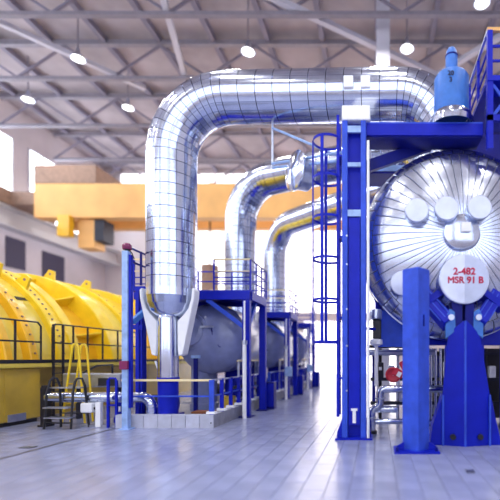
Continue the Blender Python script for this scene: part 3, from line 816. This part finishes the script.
    # --- guard rail on the curb
    gr = thing('guard_rail', NTH[k]+' low blue guard rail with pale top bar on the curb', 'railing', (-4.75, 11.5+O, .37), 'guard rails on the curbs')
    gy = 11.5+O
    if k == 0:
        MB().beam((-7.35, gy, 1.36), (-4.75, gy, 1.36), .05, .06).build('top_rail', 'rail_yellow', gr, smooth=0)
        MB().beam((-7.35, gy, .90), (-4.75, gy, .90), .035, .045).build('mid_rail', 'blue_light', gr, smooth=0)
    MB().beam((-4.75, gy, 1.36), (-4.75, gy+4.6, 1.36), .05, .05).build('top_rail', 'steel_dull', gr, smooth=0)
    MB().beam((-4.75, gy, .90), (-4.75, gy+4.6, .90), .035, .045).build('mid_rail', 'blue_light', gr, smooth=0)
    ys = [0, .75, 1.5, 2.25, 3.0, 3.75, 4.5]
    for i, yy in enumerate(ys):
        MB().cbox((-4.75, gy+yy, .87), .10 if i else .13, .08, 1.0).build('post', 'blue_light' if i == 0 else 'blue', gr, smooth=0)
        MB().cbox((-4.75, gy+yy, .43), .26, .16, .07).build('post_shoe', 'white', gr, smooth=0)
    # --- clutter that stands by each unit
    MBX = thing('drain_pipe', 'white vertical drain pipe before the column of the '+NTH[k]+' platform', 'pipe', (-4.37, 13.3+O, 0), 'white drain pipes')
    MB().tube((-4.40, 13.28+O, 0), (-4.40, 13.28+O, 2.55), .065, 12).build('lower_pipe', 'white', MBX)
    MB().tube((-4.40, 13.28+O, 2.55), (-4.40, 13.28+O, 3.9), .03, 8).build('upper_pipe', 'white', MBX)
    MB().tube((-4.40, 13.28+O, 2.45), (-4.40, 13.28+O, 2.58), .09, 12).build('collar', 'steel_dull', MBX)
    if k: MB().cbox((-4.27, 13.2+O, 1.35), .34, .14, .46).build('junction_box', 'post_blue', MBX, smooth=0, bevel=.01)
    cbx = thing('foot_cabinet', 'dark blue cabinet at the rear column foot of the '+NTH[k]+' platform', 'cabinet', (-4.3, 15.8+O, 0), 'dark blue foot cabinets')
    MB().box(-4.42, -4.02, 15.62+O, 16.0+O, .03, 1.05).build('body', 'blue_dark', cbx, smooth=0, bevel=.015)
    MB().box(-4.40, -4.04, 15.60+O, 15.62+O, .1, 1.0).build('door', 'blue', cbx, smooth=0)
    MB().box(-4.44, -4.0, 15.58+O, 16.04+O, 0, .03).build('plinth', 'blue_dark', cbx, smooth=0)
    # manifold of small pipes between tank and curb
    mf = thing('pipe_manifold', 'rack of thin pipes and valves under the '+NTH[k]+' grey blue tank', 'pipes', (-5.0, 15.5+O, 0), 'pipe racks under the tanks')
    for (x, z, r, mt) in ((-5.0, .55, .05, 'steel_dull'), (-5.1, .95, .06, 'dark'), (-5.0, 1.25, .04, 'blue'), (-4.95, 1.9, .035, 'rail_yellow')):
        MB().tube((x, 14.2+O, z), (x, 17.2+O, z), r, 8).build('pipe', mt, mf)
    for i in range(5):
        y = 14.5+.6*i+O
        MB().cbox((-5.02, y, 1.0), .06, .06, 1.9).build('upright', 'blue_dark' if i % 2 else 'steel_dull', mf, smooth=0)
        v = MB().cbox((-4.95, y+.25, .62), .16, .2, .22).build('valve', ('dark', 'blue', 'white')[i % 3], mf, smooth=0, bevel=.02)
        MB().lathe([(.09, -.015), (.11, 0), (.09, .015)], (-4.95, y+.25, .82), 'Z', 12).build('handwheel', ('white', 'dark', 'red')[i % 3], v)
    # pump with motor
    pu = thing('pump', 'dark motor pump on blue skid inside the '+NTH[k]+' curb', 'pump', (-7.1, 12.9+O, .06), 'pumps inside the curbs')
    px_, py_ = -7.0, 13.15+O
    MB().box(px_-.85, px_+.55, py_-.25, py_+.25, .06, .20).build('skid', 'blue', pu, smooth=0)
    MB().tube((px_-.7, py_, .5), (px_+.05, py_, .5), .27, 20).build('motor', 'dark', pu)
    for i in range(6): MB().lathe([(.27, px_-.6+.1*i), (.30, px_-.59+.1*i), (.30, px_-.57+.1*i), (.27, px_-.56+.1*i)], (0, py_, .5), 'X', 20).build('fin', 'dark', pu)
    MB().lathe([(.001, px_+.06), (.2, px_+.08), (.33, px_+.2), (.33, px_+.36), (.15, px_+.42), (.001, px_+.42)], (0, py_, .5), 'X', 20).build('casing', 'blue', pu)
    MB().box(px_-.35, px_-.05, py_-.32, py_-.29, .42, .50).build('label_plate', 'label', pu, smooth=0)
    MB().box(px_-.55, px_-.2, py_-.2, py_+.2, .20, .26).build('foot', 'dark', pu, smooth=0)

# yellow drum and rusty plate inside the nearest curb
yd = thing('yellow_drum', 'small ochre drum inside the nearest curb', 'drum', (-5.5, 15.0, .06))
MB().lathe([(.001, .06), (.27, .06), (.28, .10), (.26, .3), (.28, .33), (.26, .56), (.28, .62), (.24, .64), (.001, .64)], (-5.35, 14.35, 0), 'Z', 24).build('body', 'ochre', yd)
MB().disc((-5.35, 14.35, .65), .05, 'Z', 12, .04).build('bung', 'dark', yd)
rp = thing('rusty_block', 'rust brown block on the floor beside the tank leg', 'block', (-5.55, 12.2, .06))
MB().box(-5.75, -5.0, 12.35, 12.75, .06, .34).build('body', 'rust', rp, smooth=0, bevel=.02)
MB().box(-5.6, -5.2, 12.32, 12.35, .16, .24).build('label_plate', 'dark', rp, smooth=0)

# signal post with beacon
sg = thing('signal_post', 'tall slender pale blue post with maroon beacon on top', 'post', (-7.05, 11.25, 0))
MB().box(-7.13, -6.96, 11.16, 11.33, .03, 5.0).build('shaft', 'post_blue', sg, smooth=0, bevel=.012)
MB().box(-6.955, -6.90, 11.2, 11.32, .6, 4.9).build('cable_duct', 'blue', sg, smooth=0)
MB().cbox((-7.04, 11.25, .015), .30, .30, .03).build('base_plate', 'post_blue', sg, smooth=0)
MB().tube((-7.03, 11.25, 5.0), (-7.03, 11.25, 5.06), .06, 12).build('beacon_base', 'dark', sg)
MB().lathe([(.11, 5.05), (.12, 5.07), (.12, 5.17), (.08, 5.22), (.001, 5.24)], (-7.03, 11.25, 0), 'Z', 16).build('beacon', 'maroon', sg)
MB().box(-7.15, -6.92, 11.08, 11.16, 1.68, 1.92).build('call_point', 'maroon', sg, smooth=0, bevel=.01)
MB().path([(-6.98, 11.25, 5.05), (-6.9, 11.26, 4.95), (-6.86, 11.3, 4.8)], .015, 6).build('cable', 'black', sg)

# silver cross pipe with its post
hp_ = thing('cross_pipe', 'silver clad horizontal pipe running from turbine base to the curb', 'pipe', (-8.5, 11.75, 0))
pts = split(fillet([(-9.68, 11.75, .85), (-6.62, 11.75, .85), (-6.62, 11.75, .08)], (.30,), (6,)), .55)
cladding(hp_, pts, .15, .006, 20, 'steel')
MB().prism([(-9.72+u*.7, z) for u, z in ((-.09, 0), (.09, 0), (.09, 1.1), (.04, 1.2), (-.04, 1.2), (-.09, 1.1))], 'Y', 11.62, 11.88).build('end_flange', 'black', hp_, smooth=0)
MB().box(-9.85, -9.59, 11.6, 11.9, 0, .05).build('flange_foot', 'black', hp_, smooth=0)
MB().box(-8.15, -8.0, 11.56, 11.70, 0, .72).build('post', 'white', hp_, smooth=0, bevel=.01)
MB().box(-8.55, -8.22, 11.5, 11.8, .42, .70).build('valve_box', 'white', hp_, smooth=0, bevel=.03)
MB().tube((-8.22, 11.65, .55), (-8.15, 11.65, .5), .05, 8).build('valve_stub', 'dark', hp_)

# blue goal frame and small blue pump left of the curb
gf = thing('pipe_stand', 'thin blue goal shaped stand beside the pale blue post', 'stand', (-7.65, 11.2, 0))
for x in (-7.72, -7.48): MB().box(x-.03, x+.03, 11.46, 11.52, 0, 1.36).build('leg', 'blue', gf, smooth=0)
MB().path([(-7.72, 11.49, 1.34), (-7.68, 11.49, 1.42), (-7.52, 11.49, 1.42), (-7.48, 11.49, 1.34)], .03, 6).build('top_bar', 'blue', gf)
MB().box(-7.72, -7.48, 11.47, 11.51, .62, .67).build('cross_bar', 'blue', gf, smooth=0)
bp_ = thing('dosing_pump', 'small blue upright pump standing left of the curb', 'pump', (-7.7, 12.3, 0))
MB().lathe([(.001, .62), (.14, .62), (.19, .55), (.19, .18), (.22, .15), (.22, .0)], (-7.74, 12.15, .06), 'Z', 18).build('body', 'blue', bp_)
MB().tube((-7.74, 12.15, .66), (-7.74, 12.15, .95), .09, 12).build('motor', 'dark', bp_)
MB().box(-7.82, -7.66, 11.94, 11.97, .4, .55).build('label_plate', 'label', bp_, smooth=0)
# grey duct and dark bracket behind the cross pipe
gd = thing('grey_duct', 'pale grey duct behind the silver cross pipe beside the turbine', 'duct', (-9, 13.2, 0))
MB().box(-10.2, -8.3, 12.95, 13.5, 1.05, 1.5).build('body', 'steel_dull', gd, smooth=0, bevel=.03)
for x in (-9.9, -8.6): MB().box(x, x+.1, 13.15, 13.3, 0, 1.05).build('leg', 'dark', gd, smooth=0)
MB().box(-9.0, -8.45, 12.9, 12.95, 1.1, 1.35).build('grille', 'dark', gd, smooth=0)
MB().path([(-9.6, 13.0, 1.5), (-9.1, 13.0, 1.75), (-8.6, 13.0, 1.78), (-8.6, 13.0, 1.5)], .035, 6).build('bracket', 'black', gd)

# ================================================================== yellow turbine at the left
tb = thing('steam_turbine', 'huge yellow steam turbine casing on an ochre base at left', 'turbine', (-14.5, 16, 0))
TX, TZ = -15.0, 1.45
MB().box(-19, -10.72, 8.5, 12.75, .12, 1.70).build('base', 'ochre', tb, smooth=0, bevel=.03)
MB().box(-19, -10.8, 8.5, 12.7, 0, .12).build('base_skirt', 'black', tb, smooth=0)
MB().box(-19, -11.5, 12.75, 27, 0, 1.70).build('rear_base', 'ochre', tb, smooth=0)
MB().box(-19, -10.6, 8.5, 27, 1.70, 1.84).build('deck', 'yellow_pale', tb, smooth=0, bevel=.02)
MB().box(-10.66, -10.6, 8.5, 27, 1.84, 1.95).build('toe_board', 'black', tb, smooth=0)
MB().box(-10.72, -10.70, 11.6, 12.2, .12, .34).build('grille', 'steel_dull', tb, smooth=0)
for y in (9.2, 10.4, 11.5): MB().box(-10.72, -10.705, y, y+.03, .3, 1.6).build('panel_joint', 'ochre', tb, smooth=0)
A0, A1 = .11, PI-.11
def arc(name, prof, mt, n=56):
    return MB().lathe(prof, (TX, 0, TZ), 'Y', n, A0, A1).build(name, mt, tb)
def ring(y0, y1, r, ri, mt, name='flange_ring'):
    return arc(name, [(ri, y0), (r-.03, y0), (r, y0+.03), (r, y1-.03), (r-.03, y1), (ri, y1)], mt)
def shell(y0, y1, r0, r1, mt='yellow_pale', name='casing_shell'):
    return arc(name, [(r0, y0), (r1, y1)], mt)
ring(11.9, 12.15, 4.0, 3.6, 'yellow_deep'); shell(10.2, 13.0, 3.72, 3.76)
ring(12.75, 13.05, 4.02, 3.6, 'yellow_deep'); shell(13.0, 13.9, 3.80, 3.86)
ring(13.85, 14.2, 4.06, 3.6, 'yellow')
shell(14.15, 14.6, 3.94, 3.94, 'yellow'); ring(14.55, 14.98, 4.0, 3.3, 'yellow')
shell(14.9, 16.7, 3.25, 3.45, 'yellow_deep')
ring(16.6, 17.3, 4.08, 3.4, 'yellow'); shell(17.3, 18.4, 3.9, 3.9, 'yellow_pale'); ring(18.3, 18.7, 4.06, 3.5, 'yellow')
shell(18.7, 20.4, 3.75, 3.8, 'yellow_deep'); ring(20.4, 20.9, 4.1, 3.6, 'yellow')
shell(20.9, 22.4, 3.85, 3.9); ring(22.3, 22.7, 4.1, 3.6, 'yellow'); shell(22.7, 24.5, 3.9, 3.9, 'yellow'); ring(24.3, 24.8, 4.15, 3.2, 'yellow')
arc('end_cover', [(4.0, 24.8), (3.0, 25.3), (1.0, 25.5), (.01, 25.5)], 'yellow')
arc('end_cover', [(3.72, 10.2), (2.6, 9.6), (.01, 9.3)], 'yellow')
for a in (24, 52, 78):            # gusset plates in the open bay
    a = math.radians(a); ca, sa = math.cos(a), math.sin(a)
    m = MB(); t = .03; nx_, nz_ = -sa*t, ca*t; vs = []
    for s in (-1, 1):
        for (r, y) in ((3.30, 14.95), (3.5, 14.95), (3.6, 15.8), (3.95, 16.62), (3.40, 16.62)):
            vs.append((TX+r*ca+s*nx_, y, TZ+r*sa+s*nz_))
    m.add(vs, [(0, 1, 2, 3, 4), (9, 8, 7, 6, 5)]+[(i, 5+i, 5+(i+1) % 5, (i+1) % 5) for i in range(5)]); m.build('gusset', 'yellow', tb, smooth=0)
def boltring(y, r, step=4.2, mt='brown', s=.035):
    o0 = None; a = 10.
    while a < 96:
        t = math.radians(a); p = Vector((TX+r*math.cos(t), y, TZ+r*math.sin(t))); d = Vector((math.cos(t), 0, math.sin(t)))
        MB().tube(p-d*.02, p+d*.03, s, 6).build('bolt', mt, tb); a += step
boltring(14.05, 4.06, 3.0); boltring(12.9, 4.02, 4.5); boltring(20.6, 4.1, 5); boltring(18.5, 4.06, 6, s=.025)
def lug(y, a, h=.42, w=.5, mt='yellow'):
    t = math.radians(a); d = Vector((math.cos(t), 0, math.sin(t))); e = Vector((-math.sin(t), 0, math.cos(t)))
    c = Vector((TX, y, TZ))+d*4.02; m = MB(); vs = []
    for yy in (-.05, .05):
        for (u, v) in ((-w/2, 0), (w/2, 0), (w*.22, h), (-w*.22, h)): vs.append(c+e*u+d*v+Vector((0, yy, 0)))
    m.add(vs, [(0, 1, 2, 3), (7, 6, 5, 4)]+[(i, 4+i, 4+(i+1) % 4, (i+1) % 4) for i in range(4)])
    o = m.build('lifting_lug', mt, tb, smooth=0)
    p = c+d*h*.62; MB().disc((p.x, p.y, p.z), .05, 'Y', 10, .13).build('eye', 'brown', o)
for y, a in ((13.4, 58), (13.95, 50), (16.7, 71), (18.5, 68), (20.6, 55), (22.5, 50), (24.5, 48), (20.6, 40), (22.5, 38)): lug(y, a)
p = at(23, 303, 13.7); MB().box(-11.92, -11.9, 13.3, 13.9, 3.5, 3.52)
# lettering plate on the shell (too small to read in the photo: a dark rubbed strip)
a = math.radians(42); c = Vector((TX+3.84*math.cos(a), 13.7, TZ+3.84*math.sin(a)))
MB().cbox(c, .03, .5, .14, m=Matrix.Rotation(-a, 3, 'Y')).build('name_plate', 'dark', tb, smooth=0)
a = math.radians(50)
MB().box(TX+4.2*math.cos(a)-.35, TX+4.2*math.cos(a)+.25, 21.2, 21.9, TZ+4.0*math.sin(a)-.5, TZ+4.0*math.sin(a)+.75).build('terminal_box', 'steel_dull', tb, smooth=0, bevel=.03)

def deck_rail(name, lab, y0, y1, ys):
    r = thing(name, lab, 'railing', (-10.62, y0, 1.84), 'black rails on the turbine deck')
    x = -10.63
    MB().path([(x, y0, 1.95), (x, y0, 3.0), (x, y0+.12, 3.12), (x, y1-.12, 3.12), (x, y1, 3.0), (x, y1, 1.95)], .028, 8).build('top_rail', 'black', r)
    MB().beam((x, y0, 2.5), (x, y1, 2.5), .04, .05).build('mid_rail', 'black', r, smooth=0)
    for y in ys: MB().cbox((x, y, 2.5), .045, .045, 1.2).build('post', 'black', r, smooth=0)
deck_rail('deck_railing', 'nearer black deck railing on the ochre turbine base at far left', 10.0, 12.65, (10.9, 11.75))
deck_rail('deck_railing', 'longer black deck railing before the yellow casing ribs', 13.1, 19.5, (13.55, 14.0, 14.7, 15.5, 16.4, 17.3, 18.2))
fx = thing('fixed_ladder', 'black fixed ladder up the side of the turbine base', 'ladder', (-10.5, 13.2, 0))
for y in (13.02, 13.42): MB().box(-10.56, -10.50, y-.025, y+.025, 0, 3.1).build('ladder_stile', 'black', fx, smooth=0)
for i in range(6): MB().tube((-10.53, 13.02, .3+.3*i), (-10.53, 13.42, .3+.3*i), .015, 6).build('rung', 'black', fx)

# black steps and yellow handrail
st = thing('mobile_steps', 'black tubular steps with three pale treads before the turbine base', 'steps', (-8.9, 11.4, 0))
def sp_(px, py, D): return tuple(at(px, py, D))
for (pts_) in (((44, 0), (47, 392), (50, 381), (53, 377.5), (57, 378.5), (60, 386), (61, 0)), ((71, 0), (73, 392), (75, 382), (77, 378.5), (82, 378.5), (85, 386), (89, 0))):
    D0, D1 = 11.25, 11.62
    P_ = []
    for i, (px, py) in enumerate(pts_):
        D = D0+(D1-D0)*i/6; v = at(px, py or 400, D); P_.append((v.x, v.y, v.z if py else .0))
    MB().path(P_, .032, 8).build('side_frame', 'black', st)
for (py, pa, pb, D) in ((387, 51, 83, 11.5), (407, 46, 71, 11.3), (417, 47, 72, 11.2)):
    v, w = at(pa, py, D), at(pb, py, D); MB().box(v.x, w.x, D-.12, D+.12, v.z-.035, v.z).build('tread', 'steel_dull', st, smooth=0)
for (py, pa, pb, D) in ((423, 45, 71, 11.27), (413, 61, 89, 11.6)):
    MB().tube(at(pa, py, D), at(pb, py, D), .02, 6).build('stretcher', 'black', st)
yh = thing('yellow_handrail', 'tall narrow yellow tube handrail standing behind the black steps', 'handrail', (-9, 12.2, 0))
for dy in (0, .35):
    MB().path([(-9.61, 12.2+dy, .0), (-9.33, 12.25+dy, 2.30), (-9.29, 12.25+dy, 2.42), (-9.18, 12.25+dy, 2.42), (-9.14, 12.25+dy, 2.30), (-8.98, 12.3+dy, .0)], .032, 8).build('hoop', 'yellow', yh)
for z in (.6, 1.2): MB().tube((-9.46, 12.2, z), (-9.46, 12.6, z), .02, 6).build('spreader', 'yellow', yh)

# drain covers in the floor
for (px, py, lab) in ((28, 447.5, 'dark drain cover in the floor before the turbine base'), (470, 471.5, 'small dark drain cover in the floor before the trestle')):
    D = 800/(py-358); p = at(px, py, D)
    d = thing('drain_cover', lab, 'drain', (p.x, p.y, 0), 'drain covers')
    w = .14 if px < 100 else .07
    MB().box(p.x-w, p.x+w, p.y-.09, p.y+.09, .002, .012).build('plate', 'dark', d, smooth=0)
    for i in range(3): MB().box(p.x-w*.8, p.x+w*.8, p.y-.06+.05*i, p.y-.045+.05*i, .012, .016).build('bar', 'steel_dull', d, smooth=0)

# ================================================================== pipework below the big vessel
zp = thing('looped_pipe', 'bright silver looped pipe with elbows on the floor right of tall column', 'pipe', (.2, 10.6, 0))
def pipe(root, pts, rad, r, mt='steel', seg=5, n=14, name='run'):
    return MB().path(fillet(pts, [rad]*(len(pts)-2), [seg]*(len(pts)-2)), r, n).build(name, mt, root)
pipe(zp, [(1.9, 10.6, 1.18), (.08, 10.6, 1.18), (.08, 10.6, .68), (-.14, 10.6, .68), (-.14, 10.6, .07)], .14, .10)
pipe(zp, [(.55, 10.75, .62), (-.05, 10.75, .62)], .1, .09)
pipe(zp, [(-.14, 10.62, .16), (-.08, 10.7, .30), (1.9, 10.75, .30)], .08, .075)
for p in ((.08, 10.6, .93), (-.14, 10.6, .42)): MB().disc(p, .125, 'Z', 16, .04).build('collar', 'steel_dull', zp)
MB().disc((-.14, 10.6, .04), .14, 'Z', 16, .08).build('foot', 'dark', zp)
rv = thing('red_valve', 'red valve with white tag above the looped silver pipe', 'valve', (.5, 10.9, 0))
vp = at(398, 373, 10.7)
MB().tube((vp.x, 10.7, 1.28), (vp.x, 10.7, vp.z), .05, 10).build('stem', 'steel_dull', rv)
MB().cbox((vp.x, 10.7, vp.z), .30, .2, .22, m=Matrix.Rotation(.5, 3, 'Y')).build('body', 'red', rv, smooth=0, bevel=.03)
MB().cbox((vp.x+.2, 10.72, vp.z+.2), .26, .12, .30, m=Matrix.Rotation(-.5, 3, 'Y')).build('body', 'red', rv, smooth=0, bevel=.03)
MB().lathe([(.17, -.02), (.2, 0), (.17, .02), (.02, .02)], (vp.x-.12, 10.62, vp.z-.05), 'Y', 16).build('handwheel', 'red', rv)
for i in range(1): MB().lathe([(.17, 10.60), (.2, 10.62), (.17, 10.64)], (vp.x-.14, 0, vp.z-.04), 'Y', 16).build('handwheel', 'red', rv)
MB().cbox((vp.x+.02, 10.56, vp.z-.03), .11, .02, .14, m=Matrix.Rotation(.5, 3, 'Y')).build('tag', 'label', rv, smooth=0)
rk = thing('pipe_rack', 'dark steel rack of valves and pipes under the big vessel', 'rack', (1.5, 12.4, 0))
for x in (-.1, .9, 1.9, 2.9, 3.9): MB().cbox((x, 12.3, 1.1), .1, .1, 2.2).build('upright', 'blue_dark', rk, smooth=0)
for z in (.62, 1.35, 2.15): MB().cbox((1.9, 12.3, z), 4.2, .12, .1).build('shelf_beam', 'dark', rk, smooth=0)
random.seed(11)
for i in range(12):
    x = -.05+.34*i; z = random.choice((.67, 1.40)); h = random.uniform(.25, .5)
    q = MB().cbox((x+.15, 12.2, z+h/2), .2, .22, h).build('instrument', random.choice(('dark', 'white', 'blue', 'black', 'steel_dull')), rk, smooth=0, bevel=.02)
    MB().cbox((x+.15, 12.08, z+h*.6), .09, .02, .1).build('dial', 'label', q, smooth=0)
for i in range(7):
    x = .1+.55*i; MB().tube((x, 12.5, 0), (x, 12.5, 2.3), .05, 10).build('pipe', 'steel_dull' if i % 2 else 'dark', rk)
MB().cbox((3.2, 12.75, 1.2), 2.4, .06, 2.2).build('back_panel', 'black', rk, smooth=0)
MB().tube((-.3, 11.8, 2.16), (1.7, 11.8, 2.16), .09, 14).build('header_pipe', 'steel_dull', rk)
MB().tube((-.3, 11.85, 2.34), (1.0, 11.85, 2.34), .05, 10).build('header_pipe', 'dark', rk)
for x in (-.2, .8): MB().cbox((x, 12.02, 2.2), .08, .5, .10).build('bracket', 'dark', rk, smooth=0)
tbk = thing('tube_bank', 'row of upright silver tubes between square post and trestle', 'pipes', (1.55, 11.9, 0))
for i in range(6):
    x = 1.44+.145*i; MB().tube((x, 11.8, .05), (x, 11.8, 2.28), .048, 10).build('tube', 'steel', tbk)
for z in (.3, 1.2, 2.1): MB().cbox((1.8, 11.86, z), .95, .05, .06).build('clip_bar', 'dark', tbk, smooth=0)
MB().cbox((1.8, 11.8, .025), .95, .16, .05).build('foot', 'dark', tbk, smooth=0)
ac = thing('valve_actuator', 'dark valve actuator with silver drum on the right of the tall column', 'valve', (-.02, 10.45, 2.2))
MB().cbox((.0, 10.5, 2.75), .22, .22, .5).build('body', 'black', ac, smooth=0, bevel=.02)
MB().lathe([(.001, 3.28), (.14, 3.26), (.16, 3.2), (.16, 3.02), (.1, 3.0)], (-.03, 10.45, 0), 'Z', 20).build('drum', 'steel_dull', ac)
MB().lathe([(.09, 2.5), (.16, 2.48), (.17, 2.36), (.08, 2.32)], (-.02, 10.48, 0), 'Z', 18).build('flange', 'white', ac)
MB().tube((-.02, 10.48, 2.34), (-.02, 10.48, 1.28), .05, 10).build('stem', 'white', ac)
MB().tube((-.26, 10.19, 2.75), (-.02, 10.46, 2.75), .04, 8).build('bracket', 'blue', ac)
